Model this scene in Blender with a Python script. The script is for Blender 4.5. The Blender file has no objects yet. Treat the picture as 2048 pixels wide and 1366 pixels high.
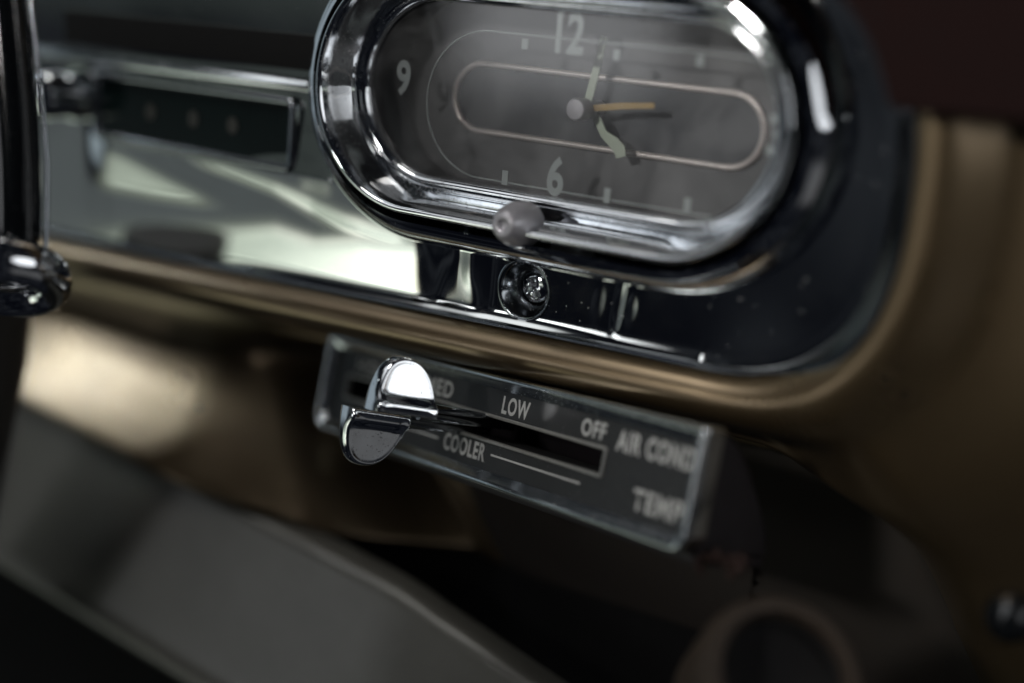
import bpy, bmesh, math, random
from mathutils import Vector, Matrix, noise

random.seed(7)
S = 0.001                                   # everything below is written in millimetres
scene = bpy.context.scene
COL = scene.collection

# ------------------------------------------------------------------ camera
# world: X along the instrument panel, Y into the dash, Z up; origin at the fascia screw
RM = Matrix(((0.8233, -0.1985, 0.5317), (0.5619, 0.1526, -0.8130), (0.0803, 0.9681, 0.2372)))
CAM = Vector((180.7, -280.0, 68.5))
cam_d = bpy.data.cameras.new('camera')
cam = bpy.data.objects.new('camera', cam_d)
COL.objects.link(cam)
q = RM.to_quaternion(); q.normalize()
cam.rotation_mode = 'QUATERNION'; cam.rotation_quaternion = q
cam.location = CAM * S
cam_d.sensor_width = 36; cam_d.lens = 50
cam_d.clip_start = 0.005; cam_d.clip_end = 50
cam_d.dof.use_dof = True
cam_d.dof.focus_distance = 0.3405
cam_d.dof.aperture_fstop = 2.7
cam_d.dof.aperture_blades = 0
scene.camera = cam

scene.view_settings.view_transform = 'Standard'
scene.view_settings.look = 'None'
scene.view_settings.exposure = 0
scene.view_settings.gamma = 1
scene.view_settings.use_curve_mapping = False
scene.render.engine = 'CYCLES'
scene.cycles.use_denoising = True
scene.cycles.max_bounces = 10
scene.cycles.glossy_bounces = 6
scene.cycles.sample_clamp_indirect = 4

# ------------------------------------------------------------------ node helpers
class NT:
    def __init__(s, tree): s.t = tree; s.n = tree.nodes; s.l = tree.links
    def new(s, typ, **kw):
        nd = s.n.new(typ)
        for k, v in kw.items(): setattr(nd, k, v)
        return nd
    def put(s, sock, v):
        if v is None: return
        if hasattr(v, 'is_linked') or isinstance(v, bpy.types.NodeSocket): s.l.new(v, sock)
        else: sock.default_value = v
    def m(s, op, a, b=None, c=None, clamp=False):
        nd = s.new('ShaderNodeMath', operation=op); nd.use_clamp = clamp
        s.put(nd.inputs[0], a)
        if b is not None: s.put(nd.inputs[1], b)
        if c is not None: s.put(nd.inputs[2], c)
        return nd.outputs[0]
    def ss(s, v, a, b, o0=0.0, o1=1.0):
        nd = s.new('ShaderNodeMapRange', interpolation_type='SMOOTHSTEP')
        s.put(nd.inputs[0], v)
        nd.inputs[1].default_value = a; nd.inputs[2].default_value = b
        nd.inputs[3].default_value = o0; nd.inputs[4].default_value = o1
        return nd.outputs[0]
    def mix(s, f, a, b):
        nd = s.new('ShaderNodeMix', data_type='RGBA')
        s.put(nd.inputs[0], f); s.put(nd.inputs[6], a); s.put(nd.inputs[7], b)
        return nd.outputs[2]
    def noise(s, vec, scale, detail=3, rough=.5, dist=0):
        nd = s.new('ShaderNodeTexNoise')
        s.put(nd.inputs['Vector'], vec)
        nd.inputs['Scale'].default_value = scale; nd.inputs['Detail'].default_value = detail
        nd.inputs['Roughness'].default_value = rough; nd.inputs['Distortion'].default_value = dist
        return nd.outputs[0], nd.outputs[1]

# ------------------------------------------------------------------ surroundings: unseen dim car interior, with bright patches added for light and reflections
world = bpy.data.worlds.new('World'); scene.world = world; world.use_nodes = True
W = NT(world.node_tree); W.n.clear()
tc = W.new('ShaderNodeTexCoord')
sep = W.new('ShaderNodeSeparateXYZ')
W.l.new(tc.outputs['Generated'], sep.inputs[0])
DEG = math.degrees(1)
az = W.m('MULTIPLY', W.m('ARCTAN2', sep.outputs[0], W.m('MULTIPLY', sep.outputs[1], -1.0)), DEG)   # 0 = out of the dash, negative = driver's side
el = W.m('MULTIPLY', W.m('ARCSINE', sep.outputs[2]), DEG)
nf, nc = W.noise(tc.outputs['Generated'], 3.0, 3, .5)
nf2, nc2 = W.noise(tc.outputs['Generated'], 9.0, 3, .55)
azw = W.m('ADD', az, W.m('MULTIPLY', W.m('SUBTRACT', nf, .5), 4.0))
elw = W.m('ADD', el, W.m('MULTIPLY', W.m('SUBTRACT', nf2, .5), 2.5))
def patch(a0, a1, e0, e1, sa, se):
    r = W.m('MULTIPLY', W.ss(azw, a0 - sa, a0 + sa), W.ss(azw, a1 - sa, a1 + sa, 1, 0))
    t = W.m('MULTIPLY', W.ss(elw, e0 - se, e0 + se), W.ss(elw, e1 - se, e1 + se, 1, 0))
    return W.m('MULTIPLY', r, t)
nf3, nc3 = W.noise(tc.outputs['Generated'], 5.0, 4, .6, .6)
col = W.mix(W.ss(nf3, .46, .60), (.0025, .003, .005, 1), (.017, .019, .023, 1))
cx = W.new('ShaderNodeCombineXYZ'); W.l.new(W.m('MULTIPLY', az, .10), cx.inputs[0]); W.l.new(W.m('MULTIPLY', el, .75), cx.inputs[1])
nf4, nc4 = W.noise(cx.outputs[0], 1.0, 4, .55, .8)
streak = W.ss(nf4, .34, .56, .45, 1.2)
def add(col, f, c, k):
    nd = W.new('ShaderNodeMix', data_type='RGBA', blend_type='ADD')
    nd.inputs[0].default_value = 1
    sc = W.new('ShaderNodeMix', data_type='RGBA', blend_type='MIX')
    W.put(sc.inputs[0], f); sc.inputs[6].default_value = (0, 0, 0, 1)
    sc.inputs[7].default_value = (c[0] * k, c[1] * k, c[2] * k, 1)
    W.l.new(col, nd.inputs[6]); W.l.new(sc.outputs[2], nd.inputs[7])
    return nd.outputs[2]
PATCHES = [
    # az0  az1   el0  el1  soft_az soft_el  colour            radiance
    (-56,  -37,  -12, -5.0, 2,  1.0, (.84, .95, .95), .085),
    (-60,  -36,   -1.6, 9,   3, .6, (.80, .95, .88), .045),
    (-100, -66,  -12,  20, 4,   4,  (.75, .90, 1.0), .35),     # driver's window
    (-36.5, -28,  -3.4, 9,  1.2, 1.2, (.95, .97, 1.0), 2.4),   # bright patch added for the haze in the clock glass
    (55,   125,  -34, -14,   5,  5,  (.95, .95, .95), .11),     # passenger door
    (-75,  -20,   40,  66, 8,   6,  (.95, .97, 1.0), 1.05),     # bright patch added overhead for general light
    (68,   112,    9,  30, 2,   2,  (.94, .97, 1.0), .5),     # passenger window
]
for a0, a1, e0, e1, sa, se, c, k in PATCHES:
    col = add(col, patch(a0, a1, e0, e1, sa, se), c, k)
# sunlit door card and seat on the driver's side, low down: cream to green
g = W.m('MULTIPLY', W.m('MULTIPLY', W.ss(el, -9.5, -24, 0, 1), W.ss(el, -36, -28, 0, 1)), W.m('MULTIPLY', W.ss(az, -66, -58, 0, 1), W.ss(az, -36.8, -34.0, 1, 0)))
cc = W.mix(W.ss(nf4, .40, .58), (1.2, 1.45, 1.28, 1), (2.0, 2.0, 1.78, 1))
cc = W.mix(W.ss(nf3, .50, .62), cc, (1.7, 1.5, .95, 1))
cc = W.mix(W.ss(az, -40, -50), cc, (.98, 1.10, .92, 1))
f = W.m('MULTIPLY', g, streak)
sc_n = W.new('ShaderNodeMix', data_type='RGBA'); W.put(sc_n.inputs[0], f); sc_n.inputs[6].default_value = (0, 0, 0, 1); W.l.new(cc, sc_n.inputs[7])
ad = W.new('ShaderNodeMix', data_type='RGBA', blend_type='ADD'); ad.inputs[0].default_value = 1.0
W.l.new(col, ad.inputs[6]); W.l.new(sc_n.outputs[2], ad.inputs[7]); col = ad.outputs[2]
bg = W.new('ShaderNodeBackground'); W.l.new(col, bg.inputs[0]); bg.inputs[1].default_value = 1
wo = W.new('ShaderNodeOutputWorld'); W.l.new(bg.outputs[0], wo.inputs[0])

def area(name, loc, target, sx, sy, power, colr):
    d = bpy.data.lights.new(name, 'AREA'); d.shape = 'ELLIPSE'
    d.size = sx; d.size_y = sy; d.energy = power; d.color = colr
    o = bpy.data.objects.new(name, d); COL.objects.link(o)
    o.location = loc
    o.rotation_euler = (Vector(target) - Vector(loc)).to_track_quat('-Z', 'Y').to_euler()
    return o
area('side_window_light', (-0.74, -0.39, 0.47), (-0.155, 0, -0.05), .075, .065, .0037, (.82, .93, 1)).data.spread = math.radians(9)
area('rear_window_light', (-0.90, -0.39, 0.38), (-0.21, 0, -0.06), .16, .07, .0060, (.90, .97, 1)).data.spread = math.radians(15)
area('roof_light', (-0.25, -0.30, 0.80), (-0.06, 0, -0.02), .30, .20, 1.1, (1, .97, .93))
fill_lamp = area('added_front_fill', (-0.18, -1.10, 0.42), (0.095, 0, 0.065), .22, .12, .090, (1, .98, .96))  # fill lamp added to brighten the clock dial and the right dash
fill_lamp.data.spread = math.radians(16)
area('door_light', (0.50, -0.16, 0.20), (0.04, 0, 0.02), .46, .30, .42, (.95, .97, 1))

# ------------------------------------------------------------------ materials
def mat(name):
    m = bpy.data.materials.new(name); m.use_nodes = True
    T = NT(m.node_tree); b = T.n['Principled BSDF']
    o = T.new('ShaderNodeTexCoord').outputs['Object']
    return m, T, b, o

def bump(T, b, h, strength, dist=.0002):
    nd = T.new('ShaderNodeBump'); nd.inputs['Strength'].default_value = strength; nd.inputs['Distance'].default_value = dist
    T.l.new(h, nd.inputs['Height']); T.l.new(nd.outputs[0], b.inputs['Normal'])

def dust(T, o, scale, lo, density):
    """little round specks, denser where a slow noise is high"""
    v = T.new('ShaderNodeTexVoronoi'); T.l.new(o, v.inputs['Vector']); v.inputs['Scale'].default_value = scale
    spot = T.ss(v.outputs['Distance'], .10, .22, 1, 0)
    s2 = T.new('ShaderNodeSeparateColor'); T.l.new(v.outputs['Color'], s2.inputs[0])
    keep = T.ss(s2.outputs[0], 1 - density, 1 - density + .05)
    nf, _ = T.noise(o, 60, 3, .6)
    return T.m('MULTIPLY', T.m('MULTIPLY', spot, keep), T.ss(nf, lo, lo + .15))

def chrome(name, base=(.74, .76, .78), rough=.045, specks=.35, wave=.0, grime=.12, pits=0.):
    m, T, b, o = mat(name)
    b.inputs['Metallic'].default_value = 1
    f1, _ = T.noise(o, 90, 4, .6); f2, _ = T.noise(o, 700, 3, .6)
    film = T.m('MULTIPLY', T.ss(f1, .42, .75), grime)
    d = dust(T, o, 1500, .42, specks)
    c = T.mix(T.m('MAXIMUM', d, film), base + (1,), (.34, .33, .31, 1))
    if pits:
        fp, _ = T.noise(o, 1500, 2, .5); fq, _ = T.noise(o, 260, 3, .6)
        pit = T.m('MULTIPLY', T.ss(fp, .61, .66), T.ss(fq, .50, .62))
        c = T.mix(T.m('MULTIPLY', pit, pits), c, (.03, .028, .025, 1))
    T.l.new(c, b.inputs['Base Color'])
    r = T.m('ADD', T.m('ADD', rough, T.m('MULTIPLY', film, .6)), T.m('MULTIPLY', d, .6))
    T.l.new(r, b.inputs['Roughness'])
    h = T.m('ADD', T.m('MULTIPLY', f2, .02), T.m('MULTIPLY', d, .25))
    if wave:
        fw, _ = T.noise(o, 26, 2, .5)
        h = T.m('ADD', h, T.m('MULTIPLY', fw, wave))
    bump(T, b, h, .25)
    return m

def paint(name, c1, c2, metallic, rough, chips=True, flake=.5):
    m, T, b, o = mat(name)
    b.inputs['Metallic'].default_value = metallic
    f1, _ = T.noise(o, 35, 4, .6); f2, _ = T.noise(o, 2500, 2, .6); f3, _ = T.noise(o, 420, 4, .7)
    c = T.mix(T.ss(f1, .3, .7), c1 + (1,), c2 + (1,))
    c = T.mix(T.m('MULTIPLY', T.ss(f2, .45, .75), .35 * flake), c, (c1[0] * 1.8, c1[1] * 1.8, c1[2] * 1.8, 1))
    h = T.m('MULTIPLY', f2, .25)
    if chips:
        chip = T.m('MULTIPLY', T.ss(f3, .66, .70), T.ss(f1, .45, .60))
        c = T.mix(T.m('MULTIPLY', chip, .8), c, (.02, .016, .012, 1))
        h = T.m('SUBTRACT', h, T.m('MULTIPLY', chip, .6))
    T.l.new(c, b.inputs['Base Color'])
    r = T.m('ADD', rough, T.m('MULTIPLY', T.m('SUBTRACT', f1, .5), .12))
    T.l.new(r, b.inputs['Roughness'])
    b.inputs['Coat Weight'].default_value = .7; b.inputs['Coat Roughness'].default_value = .26
    bump(T, b, h, .25, .0001)
    return m

def plain(name, c, rough=.5, metallic=0., var=.25, scale=120, speck=0., bumpk=.1):
    m, T, b, o = mat(name)
    b.inputs['Metallic'].default_value = metallic
    f1, _ = T.noise(o, scale, 4, .6)
    cc = T.mix(f1, tuple(x * (1 - var) for x in c) + (1,), tuple(x * (1 + var) for x in c) + (1,))
    if speck:
        cc = T.mix(T.m('MULTIPLY', dust(T, o, 1300, .40, .4), speck), cc, (.45, .44, .42, 1))
    T.l.new(cc, b.inputs['Base Color'])
    T.l.new(T.m('ADD', rough, T.m('MULTIPLY', T.m('SUBTRACT', f1, .5), .15)), b.inputs['Roughness'])
    f2, _ = T.noise(o, scale * 12, 3, .6)
    bump(T, b, f2, bumpk)
    return m

M = {}
M['chrome'] = chrome('chrome')
M['chrome_dusty'] = chrome('chrome_dusty', specks=.8, grime=.25, pits=.7)
M['chrome_fascia'] = chrome('chrome_fascia', base=(.80, .82, .80), rough=.05, specks=.06, wave=.6, grime=.06)
M['chrome_worn'] = chrome('chrome_worn', base=(.64, .67, .68), rough=.17, specks=.45, grime=.16)
M['chrome_dark'] = chrome('chrome_dark', base=(.27, .29, .31), rough=.13, specks=.3, grime=.2)
M['chrome_lip'] = chrome('chrome_lip', base=(.075, .085, .10), rough=.17, specks=.3, grime=.15)
M['gold'] = paint('gold_paint', (.178, .126, .066), (.150, .105, .055), .82, .29)
M['olive'] = paint('olive_paint', (.112, .107, .090), (.092, .088, .074), .3, .50, chips=False)
M['housing'] = plain('housing_paint', (.018, .015, .017), .45, 0, .3, 200, .25, .2)
M['face'] = plain('face_paint', (.023, .024, .0245), .42, 0, .25, 250, .35, .15)
M['dial'] = plain('dial_paint', (.105, .107, .110), .40, 0, .2, 150, 0, .05)
M['dial_dark'] = plain('dial_well', (.040, .044, .050), .40, 0, .2, 150, 0, .05)
M['silver'] = plain('silver_line', (.62, .57, .54), .38, .4, .1, 200, 0, .05)
M['letter'] = plain('letter_paint', (.48, .48, .46), .6, 0, .2, 600, 0, .1)
M['numeral'] = plain('numeral_paint', (.35, .39, .385), .6, 0, .06, 300, 0, .05)
M['lume'] = plain('luminous_hand', (.42, .48, .38), .5, 0, .08, 300, 0, .05)
M['gold_hand'] = plain('gilt_hand', (.36, .25, .10), .40, .7, .1, 300, 0, .05)
M['knob_metal'] = plain('satin_metal', (.40, .39, .41), .36, .5, .12, 400, .4, .2)
M['black'] = plain('black_gloss', (.006, .007, .008), .10, 0, .2, 100, .35, .02)
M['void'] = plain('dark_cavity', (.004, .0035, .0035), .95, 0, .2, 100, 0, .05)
M['maroon'] = plain('maroon_vinyl', (.010, .0035, .003), .85, 0, .3, 300, 0, .3)
M['maroon'].node_tree.nodes['Principled BSDF'].inputs['Specular IOR Level'].default_value = .12
M['rust'] = plain('rust', (.03, .013, .009), .8, .1, .6, 500, 0, .5)
M['radio_glass'] = plain('radio_window', (.006, .014, .013), .08, 0, .2, 60, 0, .01)
M['radio_spot'] = plain('radio_spot', (.05, .048, .04), .5, 0, .2, 60, 0, .01)
M['cap'] = plain('cap_paint', (.032, .020, .011), .6, .1, .25, 120, 0, .1)
M['painted_shade'] = plain('painted_underdash_shade', (.018, .0125, .008), .8, 0, .3, 90, 0, .1)  # dark brown standing in for the shade under the dash
M['brass'] = plain('worn_brass', (.50, .485, .45), .30, .7, .25, 400, 0, .1)
M['column'] = plain('column_paint', (.045, .042, .038), .40, .1, .25, 120, 0, .1)

m = bpy.data.materials.new('clock_glass'); m.use_nodes = True
T = NT(m.node_tree); T.n.clear()
gl = T.new('ShaderNodeBsdfGlossy'); gl.inputs['Roughness'].default_value = .02
tr = T.new('ShaderNodeBsdfTransparent')
df = T.new('ShaderNodeBsdfDiffuse'); df.inputs['Color'].default_value = (.5, .5, .5, 1)
fr = T.new('ShaderNodeFresnel'); fr.inputs['IOR'].default_value = 1.5
oc = T.new('ShaderNodeTexCoord').outputs['Object']
mx = T.new('ShaderNodeMixShader'); T.l.new(T.m('MULTIPLY', fr.outputs[0], 1.8), mx.inputs[0]); T.l.new(tr.outputs[0], mx.inputs[1]); T.l.new(gl.outputs[0], mx.inputs[2])
mx2 = T.new('ShaderNodeMixShader')
hz, _ = T.noise(oc, 40, 5, .6, 1.2)
T.l.new(T.m('ADD', .03, T.m('MULTIPLY', T.ss(hz, .38, .70), .12)), mx2.inputs[0]); T.l.new(mx.outputs[0], mx2.inputs[1]); T.l.new(df.outputs[0], mx2.inputs[2])
out = T.new('ShaderNodeOutputMaterial'); T.l.new(mx2.outputs[0], out.inputs[0])
M['glass'] = m

# ------------------------------------------------------------------ object helpers
def tag(o, label=None, cat=None, group=None, kind=None):
    if label: o['label'] = label
    if cat: o['category'] = cat
    if group: o['group'] = group
    o['kind'] = kind or 'thing'
    return o

def empty(name, loc, label, cat, group=None):
    o = bpy.data.objects.new(name, None); COL.objects.link(o); o.location = Vector(loc) * S
    o.empty_display_size = .01
    o['category'] = cat
    return tag(o, label, cat, group)

def link(name, me, material, parent=None, smooth=True):
    o = bpy.data.objects.new(name, me); COL.objects.link(o)
    if material: me.materials.append(material)
    if parent is not None:
        o.parent = parent
        off = Vector(parent.location)
        pp = parent.parent
        while pp is not None: off += Vector(pp.location); pp = pp.parent
        for v in me.vertices: v.co -= off
    if smooth: me.polygons.foreach_set('use_smooth', [True] * len(me.polygons))
    me.update()
    return o

def from_bm(name, bm, material, parent=None, smooth=True, sharp=None):
    bmesh.ops.recalc_face_normals(bm, faces=bm.faces)
    me = bpy.data.meshes.new(name); bm.to_mesh(me); bm.free()
    o = link(name, me, material, parent, smooth)
    if sharp is not None and smooth: me.set_sharp_from_angle(angle=math.radians(sharp))
    return o

def grid_mesh(name, rows, material, parent=None, closed_u=False, closed_v=False, smooth=True, sharp=None, keep=None):
    """rows: list of lists of mm points"""
    bm = bmesh.new()
    vs = [[bm.verts.new(Vector(p) * S) for p in r] for r in rows]
    nr, ncol = len(vs), len(vs[0])
    for i in range(nr if closed_u else nr - 1):
        for j in range(ncol if closed_v else ncol - 1):
            if keep and not keep(rows[i][j], i, j): continue
            a, b_, c, d = vs[i][j], vs[i][(j + 1) % ncol], vs[(i + 1) % nr][(j + 1) % ncol], vs[(i + 1) % nr][j]
            try: bm.faces.new((a, b_, c, d))
            except ValueError: pass
    return from_bm(name, bm, material, parent, smooth, sharp)

def spline(pts, n):
    """Catmull-Rom through 2-D points, n samples per span"""
    out = []
    for i in range(len(pts) - 1):
        p0 = pts[max(i - 1, 0)]; p1 = pts[i]; p2 = pts[i + 1]; p3 = pts[min(i + 2, len(pts) - 1)]
        for k in range(n):
            t = k / n
            out.append(tuple(.5 * ((2 * b) + (-a + c) * t + (2 * a - 5 * b + 4 * c - d) * t * t + (-a + 3 * b - 3 * c + d) * t ** 3)
                             for a, b, c, d in zip(p0, p1, p2, p3)))
    out.append(tuple(pts[-1]))
    return out

def stadium(x0, x1, zc, r, n=48, m=24):
    """closed outline (x, z, nx, nz), counter-clockwise, straight runs between x0 and x1"""
    o = []
    for k in range(m): o.append((x0 + (x1 - x0) * k / m, zc - r, 0, -1))
    for k in range(n):
        a = -math.pi / 2 + math.pi * k / n; o.append((x1 + r * math.cos(a), zc + r * math.sin(a), math.cos(a), math.sin(a)))
    for k in range(m): o.append((x1 + (x0 - x1) * k / m, zc + r, 0, 1))
    for k in range(n):
        a = math.pi / 2 + math.pi * k / n; o.append((x0 + r * math.cos(a), zc + r * math.sin(a), math.cos(a), math.sin(a)))
    return o

def sweep(name, outline, prof, material, parent=None, closed_prof=False, closed=True, sharp=None):
    rows = [[(x + nx * o, y, z + nz * o) for o, y in prof] for x, z, nx, nz in outline]
    return grid_mesh(name, rows, material, parent, closed_u=closed, closed_v=closed_prof, sharp=sharp)

def circ(r, n=10, oy=0, oo=0):
    return [(oo + r * math.cos(2 * math.pi * k / n), oy + r * math.sin(2 * math.pi * k / n)) for k in range(n)]

def tube(name, pts, radii, material, parent=None, n=14, flat=1.0, up=Vector((0, 0, 1)), cap=True):
    """round or flattened tube along mm points"""
    pts = [Vector(p) for p in pts]
    if not hasattr(radii, '__len__'): radii = [radii] * len(pts)
    bm = bmesh.new(); rings = []
    for i, p in enumerate(pts):
        t = (pts[min(i + 1, len(pts) - 1)] - pts[max(i - 1, 0)]).normalized()
        a = t.cross(up)
        if a.length < 1e-4: a = t.cross(Vector((1, 0, 0)))
        a.normalize(); b_ = t.cross(a).normalized()
        rings.append([bm.verts.new((p + a * radii[i] * math.cos(2 * math.pi * k / n) + b_ * radii[i] * flat * math.sin(2 * math.pi * k / n)) * S) for k in range(n)])
    for i in range(len(rings) - 1):
        for k in range(n): bm.faces.new((rings[i][k], rings[i][(k + 1) % n], rings[i + 1][(k + 1) % n], rings[i + 1][k]))
    if cap: bm.faces.new(rings[0]); bm.faces.new(rings[-1])
    return from_bm(name, bm, material, parent, True, 50)

def frame_matrix(ex, ey, ez): return Matrix((ex, ey, ez)).transposed()

def lathe(name, prof, origin, axis, material, parent=None, n=40, sharp=40):
    """prof: (radius, height along axis) mm"""
    ax = Vector(axis).normalized(); a = ax.orthogonal().normalized(); b_ = ax.cross(a)
    rows = [[Vector(origin) + ax * h + (a * math.cos(2 * math.pi * k / n) + b_ * math.sin(2 * math.pi * k / n)) * max(r, .001) for k in range(n)] for r, h in prof]
    return grid_mesh(name, rows, material, parent, closed_v=True, sharp=sharp)

def prism(name, poly, e, o0, ax, ay, az_, material, parent=None, bevel=0, seg=2):
    """poly in (ax, ay) mm, extruded along az_ from e[0] to e[1]; origin o0"""
    bm = bmesh.new()
    ax, ay, az_, o0 = Vector(ax), Vector(ay), Vector(az_), Vector(o0)
    lo = [bm.verts.new((o0 + ax * p[0] + ay * p[1] + az_ * e[0]) * S) for p in poly]
    hi = [bm.verts.new((o0 + ax * p[0] + ay * p[1] + az_ * e[1]) * S) for p in poly]
    bm.faces.new(lo); bm.faces.new(hi)
    for k in range(len(poly)):
        j = (k + 1) % len(poly); bm.faces.new((lo[k], lo[j], hi[j], hi[k]))
    if bevel:
        bmesh.ops.bevel(bm, geom=list(bm.edges), offset=bevel * S, segments=seg, profile=.6, affect='EDGES', clamp_overlap=True)
    return from_bm(name, bm, material, parent, True, 35)

def text_mesh(name, s, o0, ex, ey, width, height, material, parent, bold=.018, depth=.06, shear=0, spacing=1.0):
    """lettering fitted in width x height mm, lower-left corner at o0, lying in ex/ey, standing depth mm proud"""
    cu = bpy.data.curves.new('lettering', 'FONT'); cu.body = s; cu.size = 1; cu.offset = bold; cu.resolution_u = 4
    cu.shear = shear; cu.space_character = spacing
    to = bpy.data.objects.new('lettering_source', cu); COL.objects.link(to)
    bpy.context.view_layer.update()
    me = bpy.data.meshes.new_from_object(to.evaluated_get(bpy.context.evaluated_depsgraph_get()))
    bpy.data.objects.remove(to); bpy.data.curves.remove(cu)
    xs = [v.co.x for v in me.vertices]; ys = [v.co.y for v in me.vertices]
    x0, y0 = min(xs), min(ys); sx = width / (max(xs) - x0); sy = height / (max(ys) - y0)
    ex, ey, o0 = Vector(ex), Vector(ey), Vector(o0); nrm = ex.cross(ey).normalized()
    for v in me.vertices:
        v.co = (o0 + ex * ((v.co.x - x0) * sx) + ey * ((v.co.y - y0) * sy) + nrm * depth) * S
    return link(name, me, material, parent, smooth=False)

def sst(a, b, x):
    t = min(1, max(0, (x - a) / (b - a))); return t * t * (3 - 2 * t)

# ------------------------------------------------------------------ dashboard body
dash = empty('dashboard', (0, 20, -80), 'gold painted car dashboard with a rolled edge around the chrome instrument panel', 'dashboard')

def fascia_bottom(x): return -8.2 - (44 - x) * .0242
ZC, RR, XC = 35.0, 43.1, 48.0
AA, NN = 39.0, 2.5
def corner(a):
    c, s_ = math.cos(a), math.sin(a); e = 2 / NN
    x = AA * math.copysign(abs(c) ** e, c); z = RR * math.copysign(abs(s_) ** e, s_)
    n = Vector((math.copysign(abs(c) ** (2 - e), c) / AA, math.copysign(abs(s_) ** (2 - e), s_) / RR)); n.normalize()
    return XC + x, ZC + z, n.x, n.y
def dash_outline(x_left, nb=330, na=110, nt=16):
    o = []
    for k in range(nb):
        t = k / nb; x = x_left + (XC - x_left) * t
        o.append((x, fascia_bottom(x), .024, -1, 0.0))
    for k in range(na + 1):
        a = -math.pi / 2 + math.pi * k / na
        x, z, nx, nz = corner(a)
        w = sst(-89.5, -48, math.degrees(math.atan2(nz, nx)))
        o.append((x, z, nx, nz, w))
    for k in range(1, nt):
        o.append((XC - (XC + 330) * k / nt, ZC + RR, 0, 1, 1.0))
    return o

P_BOT = [(6.2 - 6.4 * math.cos(math.radians(t)), 3 - 9.3 * math.sin(math.radians(t))) for t in (10, 30, 50, 70, 90, 110, 130, 150, 170)]
P_BOT += [(13.5, 10), (15, 18), (19, 23), (25, 24), (32, 22.6), (40, 18.2), (48, 12.6), (55.5, 7.2), (62, 2.8), (63.6, 2.8), (64.2, 6), (64.4, 16)]
P_RGT = [(0, 1.5), (1, -2.2), (3, -5.2), (5.5, -7.1), (8, -7.8), (10.5, -7.4), (13, -6), (15.5, -4), (18, -2)]
P_RGT += [(21, 0), (25, 1.3), (32, 2.2), (44, 2.6), (60, 2.8), (80, 3), (100, 4), (115, 5), (130, 6), (150, 7), (175, 8), (210, 10)]
pb, pr = spline(P_BOT, 8), spline(P_RGT, 8)
def d0_lerp(d0, d1, w, sc): a = 25 + (d0 - 25) * sc; return a + (d1 - a) * w
rows = []; deep = []
for x, z, nx, nz, w in dash_outline(-330):
    r = []; dd = []
    for (d0, y0), (d1, y1) in zip(pb, pr):
        kk = 0
        if d0 > 40: y0 += (14 - y0) * sst(0, .25, w)          # the seam fades out round the corner
        d = d0 + (d1 - d0) * w; y = y0 + (y1 - y0) * w
        sc = 1 + (max(.8, min(1.5, 1.42 + (x + 45) * .00375)) - 1) * (1 - w)
        if d0 > 25: d = d0_lerp(d0, d1, w, sc)
        px_, pz_ = x + nx * d, z + nz * d
        if d0 > 22:
            k = sst(22, 30, d0) * (1 - w)
            xe = -74 + (d0 - 22) * 1.15                    # slanting right-hand end of the lower bulge
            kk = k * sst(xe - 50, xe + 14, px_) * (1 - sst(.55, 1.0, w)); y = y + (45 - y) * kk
            y += 17 * k * sst(-128, -42, px_)
            xl = -205 - (d0 - 62) * -.35
            y += 22 * k * (1 - sst(xl - 5, xl, px_))
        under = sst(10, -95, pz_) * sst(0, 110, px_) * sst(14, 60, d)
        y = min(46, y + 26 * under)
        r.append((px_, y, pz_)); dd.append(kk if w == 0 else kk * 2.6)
    rows.append(r); deep.append(dd)
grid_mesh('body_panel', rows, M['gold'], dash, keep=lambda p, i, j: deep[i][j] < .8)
grid_mesh('under_dash_hollow_shade', rows, M['painted_shade'], dash, keep=lambda p, i, j: deep[i][j] >= .8)  # deep faces of the gold body, with the under-dash shade put into their colour

# lower flat panel, below the seam
rows = []
lp = spline([(16, -72), (11, -73.2), (8.5, -75), (7, -79), (2, -95), (-5, -118), (-7.5, -123), (-6, -127), (2, -130), (30, -132)], 5)
for i in range(61):
    x = -340 + i * 7.0
    drop = (max(.8, min(1.5, 1.42 + (x + 45) * .00375)) - 1) * 39 + 16 * sst(-45, 40, x)
    rows.append([(x, y, z - drop - .024 * (44 - x) - 0 * x) for y, z in lp])
grid_mesh('lower_panel', rows, M['olive'], dash)
prism('dark_backdrop', [(-700, -500), (500, -500), (500, 130), (-700, 130)], (48, 52), (0, 0, 0), (1, 0, 0), (0, 0, 1), (0, 1, 0), M['void'], dash)  # near-black sheet added for the unlit space behind and under the dash

# dark padded top overhanging at the right
poly = [(89.5, 53)]
for k in range(8):
    x, z, nx, nz = corner(math.radians(20 + k * 8)); poly.append((x + 2.2 * nx, z + 2.2 * nz))
poly += [(55, 120), (270, 120), (270, 56)]
prism('top_pad', poly, (-15, 22), (0, 0, 0), (1, 0, 0), (0, 0, 1), (0, 1, 0), M['maroon'], dash, bevel=3, seg=4)

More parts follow.
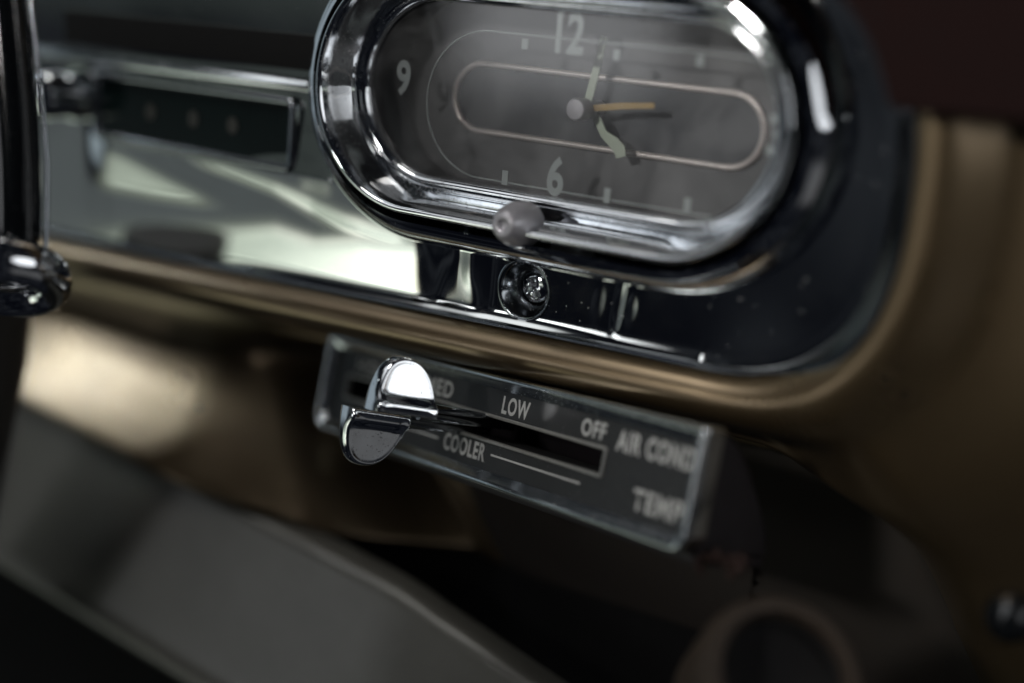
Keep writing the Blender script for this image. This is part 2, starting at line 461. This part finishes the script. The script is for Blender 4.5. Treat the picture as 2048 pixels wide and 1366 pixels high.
# ------------------------------------------------------------------ chrome fascia
fascia = empty('instrument_fascia', (0, 2, 0), 'polished chrome instrument panel with rounded end under the clock and radio', 'chrome panel')
def mono(vals):
    return sorted(set(round(v, 4) for v in vals))
xs = [-330 + i * 4.0 for i in range(0, 43)] + [-160 + i * .9 for i in range(0, 168)] + [-10 + i * .4 for i in range(50)] + [10 + i * .55 for i in range(52)] + [38 + .8 * i for i in range(13)]
xs += [XC + (AA - .02) * math.sin(math.pi / 2 * i / 70) for i in range(71)]
xs = mono(xs)
zs = mono([i / 220 for i in range(0, 120)] + [.545 + i * .0125 for i in range(37)] + [1.0])
def interp(pts, x):
    if x <= pts[0][0]: return pts[0][1]
    for (a, b_), (c, d) in zip(pts, pts[1:]):
        if x <= c: return b_ + (d - b_) * (x - a) / (c - a)
    return pts[-1][1]
def down_tilt(x, z):
    """how far the pressed sheet leans down at a place (the hollows and ridges stamped into it)"""
    t = 0.0
    # shallow leaf under the radio
    up = interp([(-152, 17), (-140, 16), (-120, 11), (-95, 5.5)], x); lo = interp([(-152, 2), (-130, 2.5), (-110, 3.5), (-95, 4.5)], x)
    t = max(t, 1.15 * sst(-158, -146, x) * sst(-90, -112, x) * sst(lo - 2, lo + 4, z) * sst(up + 1.5, up - 4, z))
    # ridge that runs down from the radio to the clock
    c = interp([(-115, 16.8), (-98, 15.6), (-80, 13.6), (-67, 10.8), (-55, 8.0), (-40, 6.4), (-25, 5)], x)
    t = max(t, 1.1 * sst(-125, -98, x) * sst(-26, -40, x) * math.exp(-((z - c) / interp([(-110, 2.2), (-80, 2.3), (-50, 3.4)], x)) ** 2))
    # broad cove along the lower edge
    zb = interp([(-150, -8), (-130, -4), (-110, -1), (-95, 1.5), (-80, 4.5), (-66, 2.8), (-52, 5.5), (-24, 8)], x)
    k = interp([(-150, .6), (-130, .85), (-100, 1.05), (-70, 1.15), (-50, 1.25)], x)
    xe = -20.5 + 1.5 * math.sin(z * .42 + .6) - .10 * (z + 4) ** 2 * .25
    t = max(t, k * sst(-165, -145, x) * sst(zb + 3.4, zb - 5.0, z) * sst(xe + 5.0, xe - 10.0, x))
    t = max(t, 1.25 * math.exp(-((x + 15.8 + .12 * z) / 1.5) ** 2 - ((z + .8) / 3.6) ** 2))
    t = max(t, .55 * math.exp(-((x + 17.5) / 1.6) ** 2 - ((z - 7) / 2.4) ** 2))
    t = max(t, .9 * sst(-30, -22, x) * sst(-8, -14, x) * sst(-5.2, -7.2, z - .35 * (x + 16)) * .8)
    # step between radio and clock
    t = max(t, .62 * sst(-72.5, -70, x) * sst(-58, -61, x) * sst(11, 14, z) * sst(37, 33, z) * (.75 + .25 * math.sin(z * .9)))
    return .098 * t
RX0, RZ0, RDX, RDZ = -170.0, -17.0, 1.0, .35
RNX, RNZ = 176, 190
REL = []
for i in range(RNX):
    acc, colm = 0.0, []
    for j in range(RNZ):
        acc -= down_tilt(RX0 + i * RDX, RZ0 + j * RDZ) * RDZ; colm.append(acc)
    REL.append(colm)
# even the columns out sideways a little so that the relief has no creases
for _ in range(2):
    REL = [[(REL[max(i - 1, 0)][j] + 2 * REL[i][j] + REL[min(i + 1, RNX - 1)][j]) / 4 for j in range(RNZ)] for i in range(RNX)]
J18 = int((18 - RZ0) / RDZ)
for j in range(J18, RNZ):                      # above the radio's lower edge the sheet eases back and the steps die out sideways
    row = [REL[i][j] for i in range(RNX)]
    f = math.exp(-((j - J18) * RDZ) / 22)
    for _ in range(min(60, (j - J18) * 2)):
        row = [(row[max(i - 1, 0)] + 2 * row[i] + row[min(i + 1, RNX - 1)]) / 4 for i in range(RNX)]
    for i in range(RNX): REL[i][j] = row[i] * f
def relief(x, z):
    u = (x - RX0) / RDX; v = (z - RZ0) / RDZ
    u = min(max(u, 0), RNX - 1.001); v = min(max(v, 0), RNZ - 1.001)
    i, j = int(u), int(v); a, b_ = u - i, v - j
    return (REL[i][j] * (1 - a) + REL[i + 1][j] * a) * (1 - b_) + (REL[i][j + 1] * (1 - a) + REL[i + 1][j + 1] * a) * b_
def fascia_y(x, z):
    zb = fascia_bottom(min(x, XC))
    y = 0.0
    h = z - zb
    y -= 1.5 * math.exp(-(h / 1.6) ** 2) * sst(-105, -60, x) * (1 - .6 * sst(0, 30, x) - .4 * sst(40, 58, x))                             # turned-up lower edge
    y += relief(x, z)
    r = math.hypot(x + .2, z + .1)                                   # countersink of the screw
    for cx, wd, dp, z0, z1 in ((20.5, 1.7, .13, -3, 5), (26, .9, .34, -4, 6), (29.4, 1.2, .16, -2, 4)):   # dents in the sheet
        cxx = cx + .10 * (z - 2)
        y += dp * math.exp(-((x - cxx) / wd) ** 2) * sst(z0 - 3.5, z0 + 3.5, z) * sst(z1 + 3.5, z1 - 3.5, z)
    if x > XC:                                                       # the end turns up towards the lip
        e = 41 * (1 - ((abs(x - XC) / AA) ** NN + (abs(z - ZC) / RR) ** NN) ** (1 / NN))
        y -= .12 * math.exp(-(e / 2.6) ** 2)
    return y
rows = []
for x in xs:
    hh = RR * (1 - min(1, max(0, (x - XC) / AA)) ** NN) ** (1 / NN)
    zl = fascia_bottom(x) if x <= XC else ZC - hh
    zh = ZC + hh
    rows.append([(x, fascia_y(x, zl + (zh - zl) * t), zl + (zh - zl) * t) for t in zs])
def outside_clock(p, i, j):
    if math.hypot(p[0] + .2, p[2] + .1) < 7.3: return False
    dx = max(-29.5 - p[0], 0, p[0] - 38.5)
    return math.hypot(dx, p[2] - 44.3) > 31.5
grid_mesh('backing_plate', rows, M['chrome_fascia'], fascia, keep=outside_clock)
lathe('screw_recess', spline([(8.0, .12), (7.6, -.16), (7.15, -.22), (6.75, .0), (6.2, .65), (5.2, 2.3), (4.5, 3.9), (4.1, 5.6), (4.05, 8)], 4), (-.2, 0, -.1), (0, 1, 0), M['chrome_dark'], fascia, n=72)
ol = [o[:4] for o in dash_outline(-330)]
rows = []
wide = [(-.9, 1.2), (-.8, -1.3), (-.3, -2.2), (.6, -3.1), (1.6, -4.3), (2.8, -5.7), (3.8, -6.8), (4.6, -7.3), (5.0, -7.1), (5.1, -5.8)]
thin = [(-.75, 1.2), (-.7, -1.5), (-.5, -2.2), (-.2, -2.6), (.1, -2.72), (.4, -2.6), (.65, -2.3), (.8, -1.8), (.85, -1.2), (.85, -.4)]
for x, z, nx, nz, w in dash_outline(-330):
    w = 1.0 if nz > 0 else sst(.30, .92, nx) * sst(0, .2, w)
    rows.append([(x + nx * (a[0] + (b_[0] - a[0]) * w), a[1] + (b_[1] - a[1]) * w, z + nz * (a[0] + (b_[0] - a[0]) * w)) for a, b_ in zip(spline(thin, 4), spline(wide, 4))])
grid_mesh('edge_trim', rows, M['chrome_lip'], fascia)

# screw in its countersink
scr = empty('screw', (-.2, 5.6, -.1), 'small cross-head screw sunk in a round hollow below the clock', 'screw')
bm = bmesh.new(); n = 44; R0 = 3.95
vv = {}
for i in range(n + 1):
    for j in range(n + 1):
        u = (i / n * 2 - 1); v = (j / n * 2 - 1)
        # square to disc
        uu = u * math.sqrt(1 - v * v / 2) * R0; ww = v * math.sqrt(1 - u * u / 2) * R0
        r = math.hypot(uu, ww)
        y = 5.4 - 1.5 * math.sqrt(max(0, 1 - (r / R0) ** 2))
        ca, sa = math.cos(.5), math.sin(.5)
        a, b_ = uu * ca + ww * sa, -uu * sa + ww * ca
        k = max(sst(.85, .55, abs(a)) * sst(2.5, 2.1, abs(b_)), sst(.85, .55, abs(b_)) * sst(2.5, 2.1, abs(a)))
        y += 2.8 * k * (1 - .25 * r / R0)
        vv[i, j] = bm.verts.new(Vector((uu - .2, y, ww + .1)) * S)
for i in range(n):
    for j in range(n): bm.faces.new((vv[i, j], vv[i + 1, j], vv[i + 1, j + 1], vv[i, j + 1]))
from_bm('screw_head', bm, M['chrome'], scr)

# ------------------------------------------------------------------ clock
clock = empty('dashboard_clock', (5, 0, 44), 'oval dashboard clock with wide chrome bezel and pale numerals on a grey dial', 'clock')
OUT = stadium(-29.5, 38.5, 44.3, 28.6)
bez = spline([(-7.2, 1.6), (-7.6, -.2), (-7.2, -1.6), (-6.2, -2.3), (-5.2, -1.8), (-4.7, -1.0), (-4.3, -1.5), (-3.4, -3.6), (-2.5, -6.6), (-1.8, -9.4), (-1.25, -10.9)], 4)
sweep('inner_bezel', OUT, bez, M['chrome_dusty'], clock)
rim = spline([(-1.25, -10.9), (-.9, -11.7), (-.45, -12.15), (0, -12.2), (.45, -12.0), (.8, -11.3), (.85, -10.6)], 4)
sweep('rim', OUT, rim, M['chrome'], clock)
outer = [(.85 + 8.4 * math.sin(math.radians(t)), .2 - 11.1 * math.cos(math.radians(t))) for t in range(13, 91, 4)] + [(9.3, 1.0)]
sweep('outer_bezel', OUT, outer, M['chrome'], clock)
sweep('dial_wall', OUT, [(-7.2, 1.4), (-6.2, 2.5), (-6, 16)], M['dial_dark'], clock)
def fill(name, outline, y, material, parent, off=0):
    bm = bmesh.new(); bm.faces.new([bm.verts.new(Vector((x + nx * off, y, z + nz * off)) * S) for x, z, nx, nz in outline])
    bm.faces.ensure_lookup_table(); bm.faces[0].normal_update()
    if bm.faces[0].normal.y > 0: bm.faces[0].normal_flip()
    me = bpy.data.meshes.new(name); bm.to_mesh(me); bm.free()
    return link(name, me, material, parent, False)
fill('dial', OUT, 14.8, M['dial'], clock, -5.9)
g = fill('glass', OUT, .35, M['glass'], clock, -7.1)
CX, CZ = 6.5, 43.0
SL = stadium(CX - 33, CX + 35.5, 42.6, 8.3)
fill('dial_well', SL, 14.5, M['dial_dark'], clock, -.3)
sweep('dial_frame', SL, circ(.8, 12, 14.2), M['silver'], clock, closed_prof=True)
OL = stadium(CX - 23, CX + 42, 42.0, 17.4)
sweep('dial_line', OL, [(-.22, 1.15), (.22, 1.15), (.22, 1.35), (-.22, 1.35)], M['numeral'], clock, closed_prof=True)
def numeral(s, xc, zc, w, h):
    o = text_mesh('numeral', s, (xc - w / 2, 1.0, zc - h / 2), (1, 0, 0), (0, 0, 1), w, h, M['numeral'], clock, bold=.03, depth=0)
    o['label'] = 'pale numeral ' + s
numeral('9', -41.5, 46.0, 4.4, 8.8); numeral('12', 5.8, 60.8, 7.6, 9.6); numeral('6', 5.2, 28.0, 4.6, 9.4)
numeral('3', 59.0, 44.0, 4.4, 8.8)
def mark(x, z, w=1.9, h=2.2):
    prism('hour_mark', [(-w / 2, -h / 2), (w / 2, -h / 2), (w / 2, h / 2), (-w / 2, h / 2)], (.9, 1.1), (x, 0, z), (1, 0, 0), (0, 0, 1), (0, 1, 0), M['numeral'], clock)
for x, z in ((-6.3, 57.3), (18.5, 57.0), (39.2, 57.6), (-8.9, 25.7), (19.5, 25.5), (40, 26.3)): mark(x, z, 1.7, 2.4 if z > 40 else 3.4)
lathe('hub', [(.01, 0), (2.3, .1), (2.6, .6), (2.6, 4), (2.0, 4.3), (2.0, 11)], (7.2, 3.6, 43.6), (0, 1, 0), M['knob_metal'], clock)
def hand(name, pts, w, y, material):
    pts = [Vector((p[0], 0, p[1])) for p in pts]; L, Rr = [], []
    for i, p in enumerate(pts):
        t = (pts[min(i + 1, len(pts) - 1)] - pts[max(i - 1, 0)]).normalized(); nn = Vector((-t.z, 0, t.x))
        L.append(p + nn * w[i] / 2); Rr.append(p - nn * w[i] / 2)
    poly = [(v.x, v.z) for v in L] + [(v.x, v.z) for v in reversed(Rr)]
    return prism(name, poly, (y, y + .35), (0, 0, 0), (1, 0, 0), (0, 0, 1), (0, 1, 0), material, clock)
hand('minute_hand', [(7.4, 45), (8.6, 51), (10.2, 60.5)], [2.0, 2.0, 1.6], 8.6, M['lume'])
hand('hour_hand', [(8.6, 43.6), (10.5, 41), (12.2, 38.4), (15.0, 36.8), (16.8, 35.4), (17.4, 33.6)], [1.9, 1.9, 2.0, 2.8, 3.2, 2.6], 9.2, M['lume'])
hand('second_hand', [(8, 43.8), (17, 45.4), (25.4, 46.4)], [1.5, 1.5, 1.2], 7.9, M['gold_hand'])
# setting knob that grows through the lower rim
kn = lathe('setting_knob', [(.01, 1.0), (.8, .9), (1.2, .35), (1.8, .0), (2.6, .05), (3.2, .6), (4.1, 2.2), (4.9, 4.0), (5.3, 6), (5.4, 9), (5.0, 10)], (2.6, -15.6, 17.4), (.0, 1, -.04), M['knob_metal'], clock)

# ------------------------------------------------------------------ radio (far left)
radio = empty('car_radio', (-112, -1, 28), 'chrome framed car radio with dark green dial window left of the clock', 'radio')
def rrect(x0, x1, z0, z1, r=2, n=5):
    o = []
    for cx, cz, a0 in ((x1 - r, z0 + r, -90), (x1 - r, z1 - r, 0), (x0 + r, z1 - r, 90), (x0 + r, z0 + r, 180)):
        for k in range(n + 1):
            a = math.radians(a0 + 90 * k / n); o.append((cx + r * math.cos(a), cz + r * math.sin(a), math.cos(a), math.sin(a)))
    return o
RO = rrect(-150, -74.5, 19.5, 36.0, 1.5)
sweep('frame', RO, [(-.8, 1.4), (-.7, -2.9), (-.1, -3.5), (.8, -3.6), (1.5, -3.2), (1.9, -2.3), (2.1, 2.6)], M['chrome_dark'], radio, sharp=50)
fill('dial_window', RO, -2.2, M['radio_glass'], radio, -.6)
for x in (-128, -111, -96): prism('window_spot', [(1.9 * math.cos(k * .6283), 2.3 * math.sin(k * .6283)) for k in range(10)], (-2.6, -2.3), (x, 0, 28), (1, 0, 0), (0, 0, 1), (0, 1, 0), M['radio_spot'], radio)  # three faint round spots on the dial window
prism('upper_bar', [(-178, 38.8), (-68, 39.8), (-68, 43.0), (-178, 42.4)], (-4.0, 2.6), (0, 0, 0), (1, 0, 0), (0, 0, 1), (0, 1, 0), M['chrome_worn'], radio, bevel=.8)
prism('upper_dark_panel', [(-165, 44), (-66, 45), (-66, 54), (-165, 53.5)], (-2.6, 2.6), (0, 0, 0), (1, 0, 0), (0, 0, 1), (0, 1, 0), M['void'], radio, bevel=.5)  # plain dark panel above the radio bar
for (x, z, r) in ((-161, 29.5, 7.0),):
    k = lathe('tuning_knob', [(.01, -17), (r * .72, -16.8), (r * .95, -15.5), (r, -13), (r * .96, -6), (r * 1.1, -3), (r * 1.1, 2.5)], (x, 0, z), (0, 1, 0), M['chrome'], radio)

# ------------------------------------------------------------------ air conditioner control
PX = Vector((.9556, -.2791, .0942)); PZ = Vector((-.0276, .2336, .9719)); PZ = (PZ - PX * PX.dot(PZ)).normalized(); PX.normalize(); PY = PZ.cross(PX)
P0 = Vector((3.6, -5.6, -27.4))
def P(u, v, w): return P0 + PX * u + PY * v + PZ * w
ac = empty('air_conditioner_control', P(-9, 10, -6), 'long dark air conditioner control panel with worn chrome rim under the gold roll', 'heater control')
def prow(name, outline, prof, material, closed_prof=True, parent=ac, sharp=40):
    rows = [[P(x + nx * o, v, z + nz * o) for o, v in prof] for x, z, nx, nz in outline]
    return grid_mesh(name, rows, material, parent, closed_u=True, closed_v=closed_prof, sharp=sharp)
RIM = []
U0, U1, W0, W1 = -81.5, 62.0, -20.3, 6.8
for cx, cz, a0, r in ((U1 - 4.5, W0 + 4.5, -90, 4.5), (U1 - 1.0, W1 - 1.0, 0, 1.0), (U0 + 1.2, W1 - 1.2, 90, 1.2), (U0 + 5, W0 + 5, 180, 5)):
    for k in range(9):
        a = math.radians(a0 + 90 * k / 8); RIM.append((cx + r * math.cos(a), cz + r * math.sin(a), math.cos(a), math.sin(a)))
prow('rim', RIM, [(0, 4), (0, -.7), (-.12, -1.3), (-.45, -1.75), (-.95, -1.9), (-1.45, -1.72), (-1.85, -1.35), (-3.6, -.3), (-3.7, .9), (-3.7, 4)], M['chrome_worn'])
# faceplate with its slot: a frame of quads around the opening
SU0, SU1, SW0, SW1 = -71.5, 32.3, -9.7, -3.5
bm = bmesh.new()
us = [U0 + 2, SU0, SU1, U1 - 2]; ws = [W0 + 2, SW0, SW1, W1 - 2]
gv = [[bm.verts.new(P(u, .6, w) * S) for w in ws] for u in us]
for i in range(3):
    for j in range(3):
        if (i, j) != (1, 1): bm.faces.new((gv[i][j], gv[i + 1][j], gv[i + 1][j + 1], gv[i][j + 1]))
from_bm('faceplate', bm, M['face'], ac, False)
SO = []
for cx, cz, a0 in ((SU1 - .5, SW0 + .5, -90), (SU1 - .5, SW1 - .5, 0), (SU0 + .5, SW1 - .5, 90), (SU0 + .5, SW0 + .5, 180)):
    for k in range(4):
        a = math.radians(a0 + 30 * k); SO.append((cx + .5 * math.cos(a), cz + .5 * math.sin(a), math.cos(a), math.sin(a)))
prow('slot_frame', SO, [(-.4, 1.5), (-.4, .25), (-.2, .05), (.2, .03), (.4, .25), (.4, 1.0)], M['brass'])
prow('slot_well', SO, [(-.2, .8), (0, 14)], M['void'], closed_prof=False)
# housing behind the rim
side = [(2.5, 6.2), (5, 6.2), (10, 3.6), (15, -1), (20, -8), (24, -14), (26.5, -19.6), (2.5, -19.6)]
hb = prism('housing', side, (U0 + 1, U1 - .8), P0, PY, PZ, PX, M['housing'], ac, bevel=.5)
me = hb.data; bm = bmesh.new(); bm.from_mesh(me)
off_ = Vector(ac.location)
bmesh.ops.delete(bm, geom=[f for f in bm.faces if abs(f.normal.dot(PY)) > .95 and ((f.calc_center_median() + off_) / S - P0).dot(PY) < 4], context='FACES_ONLY')
bm.to_mesh(me); bm.free()
prism('lower_flange', [(4, -20.6), (27.5, -20.2), (27, -22.6), (5, -22.6)], (U0 + 6, U1 - 2.0), P0, PY, PZ, PX, M['housing'], ac, bevel=.5)

def plabel(s, u0, u1, w0, w1, name='lettering'):
    o = text_mesh(name, s, P(u0, .6, w0), PX, PZ, u1 - u0, w1 - w0, M['letter'], ac, bold=.027, depth=.06, spacing=1.12)
    o['label'] = 'worn pale lettering ' + s
plabel('HIGH', -68.5, -56.5, -2.3, 1.9)
plabel('MED', -36.5, -25.0, -2.2, 2.0)
plabel('LOW', -5.2, 4.8, -2.3, 2.1)
plabel('OFF', 23.2, 31.2, -2.0, 2.0)
plabel('AIR COND.', 35.0, 59.2, -3.2, 1.6)
plabel('TEMP', 43.0, 57.6, -14.6, -9.9)
plabel('COOLER', -24.8, -8.2, -15.0, -10.6)
for a, b_ in ((-62, -27.2), (-6.0, 26)):
    prism('line_mark', [(a, -12.95), (b_, -12.95), (b_, -12.5), (a, -12.5)], (.5, .56), P0, PX, PZ, PY, M['letter'], ac)

# two finger levers standing out of the slot
def lever(name, uc, flip, v_tip, v_back, w_flat, hgt, thick, reach):
    """half-round finger tab with a dished side, on a thin stem"""
    sgn = -1 if flip else 1
    n, mrad = 40, 14
    L = v_back - v_tip; vc = (v_tip + v_back) / 2
    out = []
    for k in range(n + 1):                     # arch from the tip side over the top to the back
        a = math.pi * (1 - k / n)
        e = .86
        cx = math.copysign(abs(math.cos(a)) ** e, math.cos(a)); sx = abs(math.sin(a)) ** .9
        out.append((vc + L / 2 * cx, hgt * sx))
    nb = 14
    for k in range(1, nb): out.append((v_back - L * k / nb, 0.0))
    cen = (vc + L * .06, hgt * .40)
    h = thick / 2
    # rings: from dished centre of the right side, round the edge, to the left side
    def face_u(v, w):
        d = .45 * max(0, (1.5 - w) / 1.5) ** 2 + 1.5 * sst(2.0, 4.6, w) + .24 * max(0, w - 3.4) + .28 * (v_back - v)
        return h - d
    # (scale about the centre, drop below the face): right face, raised rim, round edge, left side
    prof = [(.02, .16), (.08, .16), (.14, .16), (.2, .16), (.26, .15), (.32, .15), (.38, .15), (.44, .14), (.5, .14), (.56, .13), (.62, .12), (.68, .11), (.78, .06), (.84, .0), (.88, -.07), (.91, -.09), (.94, 0), (.965, .3), (.985, .75), (1.0, 1.5)]
    rows = []
    for f, du in prof:
        ring = []
        for v, w in out:
            a_, b_ = cen[0] + (v - cen[0]) * f, cen[1] + (w - cen[1]) * f
            ring.append(P(uc + face_u(a_, b_) - du, a_, w_flat + sgn * b_))
        rows.append(ring)
    for f, du in [(1.0, -h + 1.2), (.985, -h + .5), (.95, -h + .15), (.85, -h), (.4, -h), (.02, -h)]:
        rows.append([P(uc + du, cen[0] + (v - cen[0]) * f, w_flat + sgn * (cen[1] + (w - cen[1]) * f)) for v, w in out])
    tab = grid_mesh(name, rows, M['chrome_dusty'], ac, closed_v=True, sharp=70)
    w_s = w_flat + sgn * 1.3
    pts = [P(uc, v_back - 2 + (reach + 12 - v_back) * k / 10, w_s + (-.6) * k / 10) for k in range(11)]
    tube('stem', pts, [2.3 - .08 * k for k in range(11)], M['chrome_dark'], tab, n=14, flat=.55, up=PX)
    return tab
l1 = lever('control_lever', -10.5, False, -32.6, -18.0, -5.9, 13.3, 10.6, 0)
l1['label'] = 'upper half-round chrome finger tab with a bright dished side'
l2 = lever('control_lever', -19.0, True, -33.2, -18.6, -6.6, 13.8, 10.0, 0)
l2['label'] = 'lower half-round chrome finger tab with a dark dished side'

# rusty bracket scrap below the housing
rb = bmesh.new()
for k in range(9):
    c = Vector((66.5 + random.uniform(-5, 5), -18 + random.uniform(-4, 4), -43 + random.uniform(-3, 2)))
    res = bmesh.ops.create_cube(rb, size=1)
    mtx = Matrix.Translation(c * S) @ Matrix.Rotation(random.uniform(0, 3), 4, Vector((random.random(), random.random(), random.random()))) @ Matrix.Diagonal((random.uniform(2, 6) * S, random.uniform(1, 3) * S, random.uniform(.5, 2.5) * S, 1))
    bmesh.ops.transform(rb, matrix=mtx, verts=res['verts'])
ro = from_bm('bracket', rb, M['rust'], None, False)
tag(ro, 'small rusty torn bracket below the right end of the control panel', 'bracket')

# ------------------------------------------------------------------ steering column pieces at the left
UP = (RM.col[1] if False else Vector((RM[0][1], RM[1][1], RM[2][1])))   # picture-up and picture-right as world directions near the lever
RT = Vector((RM[0][0], RM[1][0], RM[2][0]))
def Q(px, py, dep):
    d = RM @ Vector(((px - 1024) / 2844.4, -(py - 683) / 2844.4, -1)); return CAM + d * (dep * 1000)
post = empty('shift_lever', Q(2, 556, .318), 'glossy black lever with chrome edges standing in a chrome collar, far left', 'lever')
cl = [(-5, -60), (4, 40), (12, 130), (20, 230), (26, 330), (28, 420), (28, 480), (27, 520), (26, 538)]
tube('shaft', [Q(x, y, .318) for x, y in cl], [7.2, 7.3, 7.4, 7.4, 7.3, 7.2, 6.8, 5.3, 2.4], M['black'], post, n=28, flat=.7, up=Vector((0, 1, 0)))
tube('edge_strip', [Q(x + 62 + (1.5 * i if i < 5 else 8 - i), y, .3157) for i, (x, y) in enumerate(cl[:-1])], [.55] * 8, M['chrome_dark'], post, n=10)
tube('edge_strip', [Q(x + 30, y, .3105) for i, (x, y) in enumerate(cl[:-2])], [.5] * 7, M['black'], post, n=10)
# collar: an oval chrome ring around the foot of the lever
ring = []
c0 = Q(2, 556, .318)
for k in range(40):
    a = 2 * math.pi * k / 40
    ring.append(c0 + RT * (11.6 * math.cos(a)) + (UP * .35 - RM @ Vector((0, 0, -1)) * .94) * (10.4 * math.sin(a)))
bm = bmesh.new(); rings = []
for i, p in enumerate(ring):
    t = (ring[(i + 1) % 40] - ring[i - 1]).normalized(); a = t.cross(UP).normalized(); b_ = t.cross(a)
    rings.append([bm.verts.new((p + a * 3.8 * math.cos(2 * math.pi * k / 16) + b_ * 5.0 * math.sin(2 * math.pi * k / 16)) * S) for k in range(16)])
for i in range(40):
    for k in range(16): bm.faces.new((rings[i][k], rings[i][(k + 1) % 16], rings[(i + 1) % 40][(k + 1) % 16], rings[(i + 1) % 40][k]))
from_bm('collar', bm, M['chrome'], post)
sc_ = empty('steering_column', Q(-40, 900, .40), 'dark blurred steering column behind the black lever', 'steering column')
tube('column_shroud', [Q(-60, 560, .40), Q(-70, 700, .41), Q(-110, 900, .42), Q(-160, 1200, .44)], [17, 17.5, 18, 18], M['column'], sc_, n=32)

# ------------------------------------------------------------------ dim things at the lower right
vc = Q(1570, 1350, .275)
vent = empty('round_cap', vc, 'dim rounded brown cap with a dark hollow below the dashboard', 'cap')
axv = (CAM - vc).normalized(); axv = (axv + Vector((.55, 0, .75))).normalized()
lathe('cap_shell', [(16, -22), (17, -6), (16.6, -1.5), (15, .6), (13.0, .4), (12.2, -1.5)], vc, axv, M['cap'], vent)
lathe('hollow', [(12.3, -1.2), (11.6, -6), (6, -9), (.01, -9.5)], vc, axv, M['void'], vent)
kc = Q(2035, 1230, .285)
kb = lathe('pull_knob', [(.01, 7), (3.5, 6.5), (5, 4.5), (5.2, 2), (4.2, 0), (2.4, -3), (2.2, -16)], kc, (-.2, -1, .1), M['black'])
tag(kb, 'small dark pull knob at the right edge below the gold dash', 'knob')
